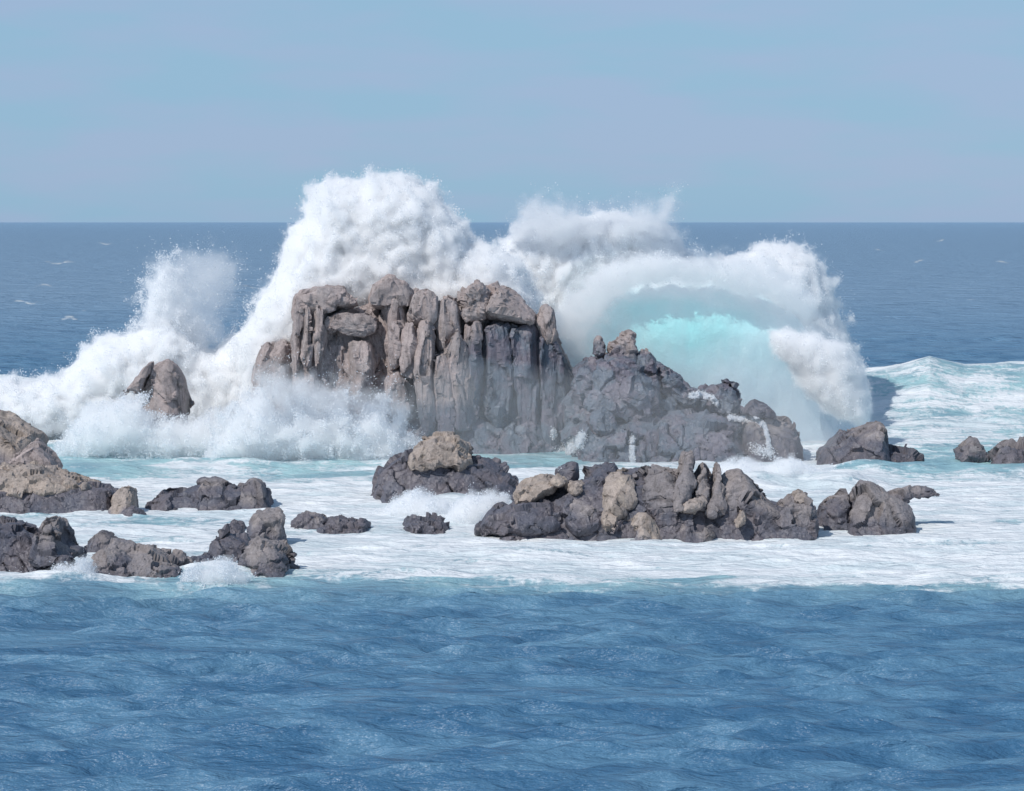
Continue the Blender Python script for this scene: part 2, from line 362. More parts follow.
# ------------------------------------------------------------------ rocks
BV = []
def rock_part(poly, row, D=1.6, dy=0., R=1.0, slope=.25, yaw=0., ground=True, fac=(1.3, .35), st=(1, 1, 1), wetz=(1.0, 1.0), vox=1.6, seed=0, wetall=0., pw=2.0, base=None, warp=.13, crack=.09, ztilt=0., cuts=12, cutd=.16, grow=0.):
    """a rock from its outline (as seen from the shore), its own distance and thickness"""
    Yc = row2Y(row)+D*.8+dy; h = vox*Yc/F
    pl = [[float(X2(x, Yc)), float(Z2(y, Yc))] for x, y in poly]
    zth = min(.75, .3*max(z for x, z in pl))
    if ground: pl = [[x, z-5 if z < zth else z] for x, z in pl]
    pl = np.array(pl); x0, x1 = pl[:, 0].min()-.8, pl[:, 0].max()+.8; z0, z1 = max(pl[:, 1].min()-.8, -1.2), pl[:, 1].max()+.8
    zt = pl[:, 1].max(); zb = max(pl[:, 1].min(), 0.)
    gx_ = np.arange(x0, x1, h); gz_ = np.arange(z0, z1, h); GX, GZ = np.meshgrid(gx_, gz_, indexing='ij')
    p2 = np.stack([GX.ravel(), GX.ravel()*0+seed*3.1, GZ.ravel()], 1)
    wx = (warp*fbm(p2/1.3+seed, 3)).reshape(GX.shape); wz = (warp*fbm(p2/1.3+seed+50, 3)).reshape(GX.shape)
    s = sdist(GX+wx*.7, GZ+wz*.7, pl)+grow
    sc_ = np.clip(s/R, 0, 1); prof_ = (1-(1-sc_)**pw)**(1/pw)
    sl_ = D+slope*(zt-np.maximum(GZ, -.5))
    d_ = prof_*sl_; outside = s <= 0
    low = (.2*fbm(p2/2.2+seed+9, 2)).reshape(GX.shape)
    Dm = sl_.max()+.9+abs(yaw)*(x1-x0)/2+abs(ztilt)*(z1-z0)/2
    gy_ = np.arange(Yc-Dm, Yc+Dm, h*1.15)
    yc = Yc+low*prof_+yaw*(GX-(x0+x1)/2)+ztilt*(GZ-(zt+zb)/2)
    V = d_[:, None, :]-np.abs(gy_[None, :, None]-yc[:, None, :])
    Vo = V
    V = np.where(outside[:, None, :], np.minimum(V, s[:, None, :])-1e-3, np.minimum(V, s[:, None, :]*1.2+.0)); Vo = V
    rc = np.random.RandomState(seed*13+5); hx, hz = (pl[:, 0].max()-pl[:, 0].min())/2, (zt-zb)/2; cx0 = (x0+x1)/2; cz0 = (zt+zb)/2
    for _ in range(cuts):
        nn0 = rc.normal(size=3); nn0[1] = -abs(nn0[1])-.35; nn0[2] *= .8; nn0 /= np.linalg.norm(nn0)
        # each plane shears a flat joint face off a corner near one spot of the front
        qx = cx0+(rc.rand()*2-1)*hx*.8; qz = cz0+(rc.rand()*1.6-.6)*hz
        ii = int(np.clip((qx-x0)/h, 0, V.shape[0]-1)); jj = int(np.clip((qz-z0)/h, 0, V.shape[1]-1)); qy = yc[ii, jj]-d_[ii, jj]
        dist_ = -((GX-qx)*nn0[0]+(GZ-qz)*nn0[2])
        pv = dist_[:, None, :]-(gy_[None, :, None]-qy)*nn0[1]-cutd
        rr0 = np.hypot(GX-qx, (GZ-qz))
        pv = pv+np.maximum(rr0-2.0, 0)[:, None, :]*2
        V = np.minimum(V, pv)
    V = np.maximum(V, Vo-min(.5, .34*min(hx, hz, D)))
    V[:, :, 0] = -1e-2; V[0] = -.01; V[-1] = -.01; V[:, 0] = -.01; V[:, -1] = -.01
    # grid has unequal y spacing
    v, q = nets(V.astype(np.float32), (0, 0, 0), 1.0); v = v*np.array([h, h*1.15, h])+np.array([x0, gy_[0], z0])
    for _ in range(2):
        acc = np.zeros_like(v); cn = np.zeros(len(v))
        for k in range(4):
            for kk in (1, 3):
                o_ = q[:, (k+kk) % 4]; cn += np.bincount(q[:, k], minlength=len(v))
                for ax in range(3): acc[:, ax] += np.bincount(q[:, k], v[o_, ax], len(v))
        v = .45*v+.55*acc/np.maximum(cn, 1)[:, None]
    n = vnormals(v, q); stv = np.array(st, float)
    jit = .12*np.stack([noise(v/.9+seed), noise(v/.9+seed+31), noise(v/.9+seed+67)], 1)
    f1, e1, t1, k1 = facets((v+jit*.5)/(fac[0]*stv)+seed*7.7, seed)
    v = flatten(v, n, k1, .8, .45); n = vnormals(v, q)
    f2, e2, t2, k2 = facets((v+jit*.3)/(fac[0]*.42*stv)+seed*3.3, seed+11)
    v = flatten(v, n, k2, .75, .2); n = vnormals(v, q)
    f3, e3, t3, k3 = facets(v/(fac[0]*.2*stv)+seed*1.3, seed+23)
    v = flatten(v, n, k3, .6, .08); n = vnormals(v, q)
    cm = ss(-.15, .35, noise(v/1.1+seed+5)); c2 = ss(0, .4, noise(v/.8+seed+15))
    dsp = fac[1]*1.25*f1+fac[1]*.22*f2+.03*f3+.02*fbm(v/.35+seed, 3)-crack*cm*np.exp(-e1/.05)-crack*.4*c2*np.exp(-e2/.06)
    v = v+n*dsp[:, None]
    ck = np.clip(.9*cm*np.exp(-e1/.04)+.6*c2*np.exp(-e2/.05), 0, 1)
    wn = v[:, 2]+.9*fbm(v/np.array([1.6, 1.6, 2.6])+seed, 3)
    wet = np.clip(ss(wetz[0]+wetz[1]*.4, wetz[0]-wetz[1]*.4, wn)+wetall, 0, 1)  # wet band above the water, plus shade painted on the stack's right columns
    return v, q, {'tone': .35*t1+.35*t2+.3*t3, 'wet': wet, 'crack': ck}, Yc
def rock(name, label, cat, parts, mat, group=None):
    """parts: list of (part name, polygon, row, kwargs[, material]); a single part stays one mesh"""
    built = []
    for k, pt in enumerate(parts):
        kw = dict(pt[3]); kw.setdefault('seed', sum(ord(c) for c in label) % 97+k*5)
        built.append((pt[0], rock_part(pt[1], pt[2], **kw), pt[4] if len(pt) > 4 else mat))
    for _, (v, q, a, Y), _m in built: BV.append((v, q))
    allv = np.concatenate([b_[1][0] for b_ in built]); lc = ((allv[:, 0].min()+allv[:, 0].max())/2, (allv[:, 1].min()+allv[:, 1].max())/2, 0.)
    if len(built) == 1:
        v, q, a, Y = built[0][1]; r = mk(name, v, q, built[0][2], attrs=a, loc=lc)
    else:
        r = bpy.data.objects.new(name, None); sc.collection.objects.link(r); r.location = lc
        for pn, (v, q, a, Y), m_ in built: mk(pn, v, q, m_, parent=r, attrs=a, loc=tuple(v.mean(0)))
    r['label'] = label; r['category'] = cat
    if group: r['group'] = group
    return r

# the great stack ------------------------------------------------------------
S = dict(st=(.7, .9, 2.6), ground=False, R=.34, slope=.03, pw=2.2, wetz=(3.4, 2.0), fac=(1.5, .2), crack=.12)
def s_(**k):
    d = dict(S); d.update(k)
    if d['D'] < 2.35: d['dy'] = d.get('dy', 0)*.8+.62; d['grow'] = .13; d['slope'] = .06; d['ztilt'] = d.get('ztilt', 0)-.06
    return d
RS = 452
stack_parts = [
 ('cliff', [(292, 460), (294, 372), (299, 312), (330, 306), (372, 312), (386, 300), (412, 302), (440, 300), (470, 296), (500, 300), (530, 318), (548, 322), (560, 345), (573, 372), (583, 400), (590, 460)], RS, s_(D=3.2, dy=2.2, ground=True, R=1.4, slope=.12, yaw=.10, wetz=(4.0, 2.2))),
 ('block', [(252, 352), (258, 345), (284, 343), (290, 349), (294, 380), (296, 460), (250, 460), (251, 375)], RS, s_(D=1.7, dy=1.5, ground=True, slope=.1, wetz=(.5, .5))),
 ('column', [(294, 305), (297, 296), (304, 297), (304, 330), (303, 368), (297, 374), (293, 340)], RS, s_(D=1.5, dy=-.4)),
 ('column', [(303, 300), (313, 298), (314, 320), (314, 366), (304, 370), (304, 330)], RS, s_(D=1.4, dy=-.9)),
 ('column', [(315, 300), (326, 300), (327, 330), (325, 365), (316, 367), (314, 330)], RS, s_(D=1.3, dy=-.9)),
 ('slab', [(294, 302), (298, 291), (318, 289), (327, 286), (341, 290), (343, 302), (336, 310), (300, 312)], RS, s_(D=2.0, dy=-.9, st=(1.3, 1, .8))),
 ('slab', [(331, 291), (343, 291), (358, 301), (357, 308), (334, 309)], RS, s_(D=1.5, dy=-.7, st=(1.3, 1, .8))),
 ('block', [(324, 311), (345, 307), (378, 309), (380, 333), (372, 337), (345, 338), (334, 334), (326, 352)], RS, s_(D=2.3, dy=-.9, st=(1.4, 1, .9), ztilt=.15)),
 ('column', [(318, 340), (345, 338), (352, 350), (350, 395), (330, 400), (312, 395), (312, 370)], RS, s_(D=1.2, dy=.3)),
 ('capstone', [(365, 298), (388, 272), (392, 273), (401, 283), (412, 294), (412, 304), (398, 307), (386, 309), (370, 307)], RS, s_(D=1.8, dy=-.9, R=.2, st=(2.5, 2, 2.5), yaw=.35, fac=(3.5, .05), cuts=3, warp=.04)),
 ('column', [(386, 300), (402, 298), (410, 304), (406, 330), (400, 350), (388, 350)], RS, s_(D=1.5, dy=-.3)),
 ('column', [(353, 346), (362, 340), (373, 345), (374, 395), (352, 400)], RS, s_(D=1.3, dy=-.8)),
 ('column', [(390, 322), (403, 318), (406, 345), (401, 365), (391, 372), (388, 350)], RS, s_(D=1.2, dy=-1.5)),
 ('column', [(402, 328), (410, 322), (417, 328), (418, 375), (412, 382), (402, 370)], RS, s_(D=1.3, dy=-1.7)),
 ('block', [(386, 378), (396, 368), (408, 376), (414, 405), (412, 420), (385, 420)], RS, s_(D=1.7, dy=-1.8)),
 ('block', [(409, 300), (417, 291), (433, 288), (437, 298), (437, 322), (424, 328), (411, 324)], RS, s_(D=1.9, dy=-1.0)),
 ('column', [(417, 327), (433, 321), (436, 350), (438, 432), (422, 436), (416, 375)], RS, s_(D=1.7, dy=-1.9, yaw=.3)),
 ('column', [(437, 300), (446, 296), (459, 303), (461, 340), (455, 350), (440, 350), (436, 330)], RS, s_(D=1.5, dy=-.9, yaw=.2)),
 ('column', [(433, 356), (441, 350), (452, 352), (458, 442), (436, 445)], RS, s_(D=1.7, dy=-1.8, yaw=.3)),
 ('column', [(447, 335), (458, 326), (468, 336), (476, 430), (454, 432), (446, 360)], RS, s_(D=1.6, dy=-1.3, yaw=.4)),
 ('pinnacle', [(461, 305), (466, 289), (478, 283), (487, 290), (488, 318), (475, 324), (462, 318)], RS, s_(D=1.7, dy=-.3, st=(.8, .8, .8), fac=(.8, .3))),
 ('slab', [(484, 292), (500, 286), (513, 291), (530, 304), (541, 313), (538, 324), (527, 327), (512, 321), (485, 322)], RS, s_(D=2.2, dy=-.6, st=(1.8, 1.5, 1.0), yaw=.15)),
 ('block', [(538, 314), (545, 306), (554, 309), (558, 325), (553, 342), (542, 342)], RS, s_(D=1.8, dy=.4)),
 ('column', [(464, 322), (482, 322), (484, 360), (480, 425), (466, 428), (463, 380)], RS, s_(D=1.8, dy=-.4, yaw=.3, wetz=(7.5, 2.))),  # from here rightwards the wet line is raised to paint the shaded side
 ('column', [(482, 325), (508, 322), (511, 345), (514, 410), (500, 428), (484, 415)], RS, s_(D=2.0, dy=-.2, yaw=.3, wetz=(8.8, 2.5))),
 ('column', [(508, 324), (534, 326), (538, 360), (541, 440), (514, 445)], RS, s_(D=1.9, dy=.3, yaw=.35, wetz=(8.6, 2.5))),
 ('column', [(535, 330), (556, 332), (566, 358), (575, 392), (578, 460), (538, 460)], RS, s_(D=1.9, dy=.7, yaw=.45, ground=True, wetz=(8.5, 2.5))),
 ('foot', [(398, 462), (404, 418), (425, 408), (450, 424), (480, 404), (500, 418), (530, 402), (552, 425), (572, 462)], RS, s_(D=2.4, dy=.25, ground=True, R=1.6, slope=.15, yaw=.12, wetz=(5.0, 1.5), st=(1, 1, 1.2))),
]
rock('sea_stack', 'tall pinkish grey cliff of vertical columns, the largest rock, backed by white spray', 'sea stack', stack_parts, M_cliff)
DK = dict(wetz=(6.8, 1.6), fac=(1.3, .42), slope=.35)
def d_(**k): d = dict(DK); d.update(k); return d
rock('rock_ridge', 'dark wet rocky ridge stepping down to the right from the tall cliff', 'rock ridge', [
 ('ridge_body', [(556, 462), (568, 400), (580, 368), (600, 352), (640, 352), (660, 366), (684, 382), (706, 398), (745, 415), (775, 440), (785, 462)], 455, d_(D=3.4, dy=1.5, R=2.2, slope=.3, yaw=.06)),
 ('pinnacle', [(592, 356), (595, 343), (599, 333), (604, 343), (606, 358)], 455, d_(D=1.0, dy=1.2, R=.25, grow=.05, ground=False, fac=(.6, .15), warp=.1)),
 ('pinnacle', [(603, 364), (607, 343), (612, 331), (617, 341), (621, 334), (634, 333), (637, 347), (643, 364)], 455, d_(D=1.7, dy=1.0, R=.25, warp=.06, grow=.05, ground=False, fac=(.8, .2), wetz=(6.2, 2.))),
 ('shoulder', [(578, 400), (586, 372), (600, 360), (622, 358), (650, 366), (664, 380), (662, 420), (600, 430)], 455, d_(D=2.0, dy=-1.3, R=1.6, ground=False)),
 ('block', [(634, 370), (637, 350), (648, 350), (657, 359), (659, 378)], 455, d_(D=1.4, dy=.4, R=.25, ground=False, warp=.06, fac=(.8, .2))),
 ('block', [(655, 384), (660, 365), (671, 366), (683, 376), (685, 390)], 455, d_(D=1.4, dy=.5, R=.25, ground=False, warp=.06, fac=(.8, .2))),
 ('block', [(681, 400), (685, 382), (697, 386), (707, 397), (706, 410)], 455, d_(D=1.3, dy=.6, R=.25, ground=False, warp=.06, fac=(.8, .2))),
 ('block', [(572, 398), (577, 368), (587, 357), (596, 352), (601, 362), (598, 392)], 455, d_(D=1.6, dy=.2, R=.3, ground=False, warp=.06, fac=(1., .25))),
 ('block', [(614, 400), (618, 378), (630, 372), (648, 380), (652, 404), (634, 412)], 455, d_(D=1.4, dy=-2.0, R=.3, ground=False, warp=.08, fac=(1., .3))),
 ('block', [(586, 436), (590, 408), (602, 398), (614, 404), (618, 434)], 455, d_(D=1.4, dy=-2.3, R=.3, ground=False, warp=.08, fac=(1., .3))),
 ('ledge', [(655, 378), (668, 372), (684, 380), (690, 392), (705, 400), (700, 410), (660, 400)], 455, d_(D=1.4, dy=.3, R=.7, ground=False)),
 ('shoulder', [(560, 462), (575, 425), (600, 412), (640, 410), (690, 408), (740, 420), (760, 462)], 455, d_(D=2.0, dy=-2.2, R=1.6, slope=.4)),
], M_cliff)
rock('boulder', 'upright dark boulder between two white trickles near the low end of the ridge', 'boulder', [('boulder', [(690, 400), (712, 384), (716, 379), (732, 377), (738, 385), (743, 405), (744, 418), (715, 420)], 455, d_(D=1.5, dy=1.2, ground=False, R=.7))], M_cliff)
rock('boulder', 'broad greenish grey boulder with a flat knob at the right end of the ridge', 'boulder', [
 ('boulder_body', [(735, 462), (742, 415), (760, 410), (785, 418), (800, 427), (806, 440), (804, 462)], 460, d_(D=2.4, dy=.6, R=1.2, wetz=(1.8, 1.5), fac=(1.8, .25))),
 ('knob', [(742, 418), (744, 404), (752, 401), (770, 401), (775, 410), (778, 420)], 460, d_(D=1.5, dy=.9, R=.5, ground=False, fac=(1.8, .18)))], M_dark)
rock('boulder', 'grey cleft boulder alone in the spray left of the tall cliff', 'boulder', [
 ('boulder_body', [(138, 455), (141, 385), (150, 366), (160, 362), (172, 360), (178, 374), (184, 392), (189, 405), (186, 455)], 452, s_(D=1.8, dy=1, ground=True, wetz=(2.0, .8), st=(1.5, 1.5, 2), slope=.1)),
 ('slab', [(118, 396), (131, 378), (150, 357), (157, 362), (152, 378), (144, 396)], 452, s_(D=1.4, dy=.2, wetz=(-3, 1), st=(2, 2, 2), R=.5))], M_cliff)
rock('rock_ridge', 'low wedge of dark grey rock right of the ridge, before the aqua swell', 'rock', [
 ('wedge', [(806, 466), (818, 446), (832, 440), (848, 430), (868, 420), (886, 418), (892, 440), (898, 466)], 464, d_(D=1.9, R=1.0, wetz=(1.6, 1.2), fac=(1.5, .22))),
 ('foot', [(812, 468), (830, 455), (900, 446), (915, 450), (930, 468)], 464, d_(D=1.6, dy=.4, R=.8, wetall=.6))], M_dark)
rock('boulder', 'small rounded dark rock at the right edge, left of its twin', 'boulder', [('boulder', [(950, 466), (958, 445), (965, 437), (977, 436), (985, 444), (990, 466)], 462, d_(D=1.4, R=.9, wetz=(.8, .8)))], M_dark)
rock('boulder', 'low dark rock cut by the right edge of the picture', 'boulder', [('boulder', [(982, 468), (988, 444), (1000, 440), (1012, 442), (1020, 448), (1045, 446), (1060, 468)], 464, d_(D=1.5, R=.9, wetz=(.8, .8)))], M_dark)

# middle rock with tan cap
N = dict(wetz=(1.9, 1.2), fac=(1.3, .24), slope=.5, R=.5, pw=2.2, grow=.04)
def n_(**k): d = dict(N); d.update(k); return d
rock('outcrop', 'dark rock with a rounded tan cap standing before the foot of the tall cliff', 'rock', [
 ('rock_body', [(357, 522), (364, 498), (377, 474), (388, 456), (404, 449), (440, 452), (474, 458), (494, 461), (506, 470), (520, 478), (524, 500), (500, 522)], 500, n_(D=1.9, R=.9, wetz=(9, 1))),
 ('cap', [(405, 458), (409, 446), (418, 440), (440, 433), (455, 435), (466, 444), (476, 456), (474, 468), (455, 472), (420, 472), (405, 466)], 500, n_(D=1.8, dy=-.2, R=1.0, ground=False, wetz=(-2, 1), fac=(.9, .16)), M_tan)], M_dark)
# long centre outcrop
RJ = 536
rock('outcrop', 'long broken outcrop with tan blocks and upright fins in the centre of the surf', 'rock', [
 ('rock_base', [(462, 548), (475, 526), (492, 512), (515, 496), (556, 487), (570, 482), (590, 476), (620, 474), (660, 474), (710, 478), (760, 498), (790, 506), (816, 516), (820, 548)], RJ, n_(D=2.2, dy=.5, R=1.2, slope=.6, wetz=(9, 1))),
 ('slab', [(508, 500), (515, 485), (528, 477), (552, 476), (560, 482), (558, 494), (540, 500), (512, 508)], RJ, n_(D=1.5, dy=.6, ground=False, R=.5, wetz=(-2, 1), fac=(1.6, .15)), M_tan),
 ('slab', [(478, 535), (492, 512), (520, 500), (548, 498), (565, 512), (562, 532), (520, 540)], RJ, n_(D=1.6, dy=-.7, ground=False, R=.9, wetz=(9, 1))),
 ('stone', [(549, 482), (554, 475), (565, 476), (568, 482), (560, 486)], RJ, n_(D=.7, dy=.6, ground=False, R=.3, wetz=(-2, 1), fac=(.8, .1)), M_tan),
 ('stone', [(567, 492), (569, 482), (577, 479), (585, 484), (584, 493), (574, 496)], RJ, n_(D=.8, dy=.1, ground=False, R=.4, wetz=(-2, 1), fac=(.8, .1)), M_tan),
 ('peak', [(553, 482), (560, 466), (568, 461), (576, 466), (580, 480)], RJ, n_(D=.8, dy=2.4, ground=False, R=.5, wetz=(9, 1))),
 ('peak', [(578, 490), (586, 470), (600, 461), (618, 458), (622, 475), (620, 490)], RJ, n_(D=1.2, dy=2.3, ground=False, R=.6, wetz=(9, 1))),
 ('block', [(560, 530), (563, 503), (573, 495), (590, 492), (602, 500), (604, 532), (580, 538)], RJ, n_(D=1.2, dy=-.5, ground=False, R=.6, wetz=(1.2, .8))),
 ('block', [(598, 505), (600, 482), (606, 474), (620, 470), (636, 472), (641, 486), (640, 502), (628, 512), (610, 515)], RJ, n_(D=1.6, dy=.2, ground=False, R=.6, wetz=(-2, 1), fac=(1.5, .2)), M_tan),
 ('block', [(596, 522), (602, 500), (616, 496), (628, 500), (632, 520), (626, 534), (605, 532)], RJ, n_(D=1.2, dy=-.8, ground=False, R=.5, wetz=(.6, .8), fac=(1.5, .2), yaw=.4), M_tan),
 ('block', [(626, 540), (629, 516), (634, 509), (645, 510), (662, 518), (664, 535), (655, 545)], RJ, n_(D=1.2, dy=-1.1, ground=True, R=.4, wetz=(.1, .4), fac=(1.5, .15), yaw=.35), M_tan),
 ('block', [(634, 512), (636, 478), (644, 468), (656, 466), (668, 462), (677, 470), (688, 500), (690, 528), (650, 530)], RJ, n_(D=1.5, dy=.1, ground=False, R=.7, wetz=(1.6, 1.5))),
 ('fin', [(666, 510), (672, 482), (683, 455), (688, 449), (694, 451), (694, 472), (692, 510)], RJ, n_(D=1.1, dy=.2, ground=False, R=.22, wetz=(.3, .6), fac=(1.5, .14), warp=.08, yaw=.4)),
 ('fin', [(686, 510), (694, 480), (701, 464), (707, 462), (709, 485), (708, 510)], RJ, n_(D=1.0, dy=.2, ground=False, R=.22, wetz=(1.0, 1), fac=(1.5, .14), warp=.08, yaw=.4)),
 ('fin', [(702, 512), (709, 482), (715, 461), (722, 460), (724, 484), (726, 512)], RJ, n_(D=1.1, dy=.3, ground=False, R=.22, wetz=(.3, .6), fac=(1.5, .14), warp=.08, yaw=.4)),
 ('shoulder', [(705, 520), (712, 480), (724, 470), (736, 465), (750, 470), (762, 484), (774, 500), (790, 512), (785, 530), (715, 532)], RJ, n_(D=1.7, dy=.3, ground=False, R=.9, wetz=(1.4, 1))),
 ('stone', [(672, 505), (684, 497), (702, 497), (705, 505), (690, 512), (676, 512)], RJ, n_(D=.9, dy=-.9, ground=False, R=.4, wetz=(-1, 1), fac=(.8, .12)), M_tan),
 ('stone', [(672, 535), (680, 524), (700, 524), (712, 530), (708, 540)], RJ, n_(D=1., dy=-1.5, ground=True, R=.4, wetz=(.3, .5))),
 ('stone', [(732, 524), (738, 510), (746, 508), (746, 520), (738, 528)], RJ, n_(D=.6, dy=-1.4, ground=False, R=.25, wetz=(-1, 1), fac=(.8, .08)), M_tan),
 ('knob', [(790, 505), (793, 492), (800, 487), (805, 492), (808, 504)], RJ, n_(D=.7, dy=.2, ground=False, R=.3, wetz=(.5, .8), fac=(.8, .12)), M_tan),
 ('shoulder', [(765, 538), (770, 512), (784, 500), (808, 496), (817, 508), (818, 538)], RJ, n_(D=1.4, dy=-.3, R=.6, wetz=(1.2, 1.2), fac=(.7, .25))),
], M_dark)
rock('outcrop', 'brown rounded rock with a flat finger pointing right, right of the long outcrop', 'rock', [
 ('rock_body', [(828, 540), (842, 505), (850, 488), (860, 476), (872, 476), (884, 486), (900, 494), (910, 504), (914, 515), (934, 515), (950, 528), (952, 540)], 530, n_(D=1.8, R=1.0, wetz=(.7, 1.2), slope=.4)),
 ('shoulder', [(816, 525), (820, 506), (835, 496), (850, 492), (858, 520)], 530, n_(D=1.1, dy=.8, R=.6, wetz=(1.2, 1.2))),
 ('finger', [(880, 500), (890, 488), (910, 484), (932, 486), (942, 492), (940, 498), (915, 499), (900, 506)], 530, n_(D=.7, dy=1.6, ground=False, R=.4, wetz=(1.6, 1.2), fac=(.9, .12)))], M_dark)
# left shore
rock('boulder', 'big olive grey boulder cut by the left edge, behind the pink grey boulder', 'boulder', [('boulder', [(-60, 500), (-50, 425), (-15, 412), (2, 415), (14, 421), (28, 432), (40, 440), (46, 470), (40, 500)], 500, n_(D=2.2, dy=2.5, wetz=(1.8, 1), fac=(2.0, .2), slope=.2))], M_tan)
rock('boulder', 'pinkish grey triangular boulder resting on the tan ledge at the left edge', 'boulder', [('boulder', [(3, 472), (10, 458), (22, 446), (33, 436), (46, 442), (56, 452), (64, 464), (66, 476), (50, 480)], 503, n_(D=1.6, dy=1.2, ground=False, R=.7, wetz=(-2, 1), fac=(2.0, .15), slope=.2))], M_cliff)
rock('rock_ledge', 'long flat ledge with tan top and dark side at the left edge', 'rock ledge', [
 ('ledge_base', [(-60, 520), (-60, 490), (20, 484), (70, 484), (100, 486), (112, 488), (120, 500), (122, 520)], 512, n_(D=1.8, dy=.3, R=.7, wetz=(9, 1), slope=.4)),
 ('ledge_top', [(-60, 488), (-60, 466), (0, 466), (40, 468), (78, 473), (94, 482), (96, 490), (60, 496), (20, 500)], 512, n_(D=1.9, dy=.6, ground=False, R=.7, wetz=(-2, 1), fac=(.8, .2)), M_tan)], M_dark)
rock('boulder', 'small pale grey round boulder at the right end of the tan ledge', 'boulder', [('boulder', [(108, 515), (111, 496), (120, 485), (130, 482), (138, 488), (139, 505), (136, 515)], 512, n_(D=.8, dy=-.3, R=.4, wetz=(.2, .5), fac=(.9, .12)))], M_tan)
rock('boulder', 'tiny flat dark rock awash below the pale round boulder', 'boulder', [('boulder', [(116, 520), (122, 508), (145, 508), (153, 520)], 516, n_(D=.6, R=.3, wetall=1, fac=(.7, .1)))], M_dark)
rock('boulder', 'long low humped dark rock between the tan ledge and the rock with tan cap', 'rock', [
 ('hump', [(134, 516), (148, 499), (164, 488), (190, 487), (210, 486), (240, 487), (270, 490), (279, 516)], 508, n_(D=1.4, dy=.2, R=.8, wetz=(9, 1))),
 ('hump', [(185, 516), (196, 483), (208, 475), (222, 477), (236, 484), (246, 516)], 508, n_(D=1.4, dy=.3, R=.8, wetz=(1.2, 1))),
 ('hump', [(228, 516), (236, 482), (246, 476), (257, 476), (268, 484), (276, 500), (278, 516)], 508, n_(D=1.4, dy=.1, R=.7, wetz=(.9, 1)))], M_dark)
rock('boulder', 'large jagged dark rock in the lower left corner of the surf', 'rock', [
 ('rock_body', [(-60, 590), (-60, 522), (5, 522), (30, 526), (45, 540), (60, 552), (86, 558), (92, 590)], 574, n_(D=1.6, dy=.6, R=.8, wetz=(9, 1), fac=(.9, .28))),
 ('peak', [(25, 560), (34, 530), (44, 517), (54, 515), (62, 526), (72, 540), (84, 552), (80, 565), (40, 572)], 574, n_(D=1.3, dy=-.1, ground=False, R=.6, wetz=(1.0, .8)))], M_dark)
rock('boulder', 'low dome of dark rock just behind the cracked brown one at lower left', 'boulder', [('boulder', [(78, 558), (86, 538), (100, 531), (114, 533), (126, 546), (130, 558)], 552, n_(D=1.0, R=.6, wetz=(.7, .8)))], M_dark)
rock('boulder', 'blocky brownish rock with slanting cracks at the waterline, lower left', 'boulder', [('boulder', [(90, 590), (94, 564), (104, 552), (120, 546), (135, 550), (152, 549), (168, 554), (184, 557), (190, 566), (186, 590)], 580, n_(D=1.5, dy=.2, R=.7, wetz=(.5, .8), fac=(.8, .28)))], M_dark)
rock('boulder', 'round dark boulder crowning the lower left cluster', 'boulder', [('boulder', [(244, 545), (247, 522), (254, 512), (263, 506), (275, 508), (285, 517), (288, 530), (284, 545)], 545, n_(D=1.0, R=.6, wetz=(.8, .8)))], M_dark)
rock('boulder', 'dark rock left of the round boulder in the lower left cluster', 'boulder', [('boulder', [(202, 568), (207, 540), (216, 531), (230, 527), (244, 533), (252, 545), (254, 568)], 562, n_(D=1.0, R=.6, wetz=(9, .8)))], M_dark)
rock('boulder', 'wide brown rock tapering right at the front of the lower left cluster', 'boulder', [('boulder', [(212, 582), (228, 562), (242, 548), (256, 537), (272, 534), (284, 540), (292, 554), (304, 564), (312, 570), (314, 582)], 576, n_(D=1.4, R=.7, wetz=(.6, .8), fac=(.9, .24)))], M_dark)
rock('boulder', 'small dark rock peeking out left of the crowning round boulder', 'boulder', [('boulder', [(214, 536), (222, 524), (234, 518), (246, 521), (248, 536)], 533, n_(D=.7, dy=.8, R=.4, wetall=1, fac=(.7, .15)))], M_dark)
rock('boulder', 'small grey rock awash right of the crowning round boulder', 'boulder', [('boulder', [(286, 531), (292, 516), (303, 509), (316, 513), (330, 517), (334, 531)], 527, n_(D=.8, R=.4, wetz=(.5, .5), fac=(.8, .15)))], M_dark)
rock('boulder', 'thin strip of rock awash trailing right towards the rock with tan cap', 'boulder', [('boulder', [(306, 534), (322, 522), (340, 518), (352, 521), (366, 520), (378, 526), (394, 528), (402, 534)], 530, n_(D=1.2, R=.3, wetall=1, fac=(.5, .2)))], M_dark)
rock('boulder', 'flat dark rock awash below the rock with tan cap', 'boulder', [('boulder', [(386, 534), (398, 524), (408, 518), (420, 519), (432, 517), (446, 522), (462, 528), (466, 534)], 529, n_(D=1.2, R=.3, wetall=1, fac=(.5, .2)))], M_dark)
rock('boulder', 'flat rock between the lower left cluster and cracked brown rock', 'boulder', [('boulder', [(182, 570), (190, 557), (205, 552), (212, 560), (214, 570)], 566, n_(D=.6, R=.3, wetall=1, fac=(.7, .12)))], M_dark)

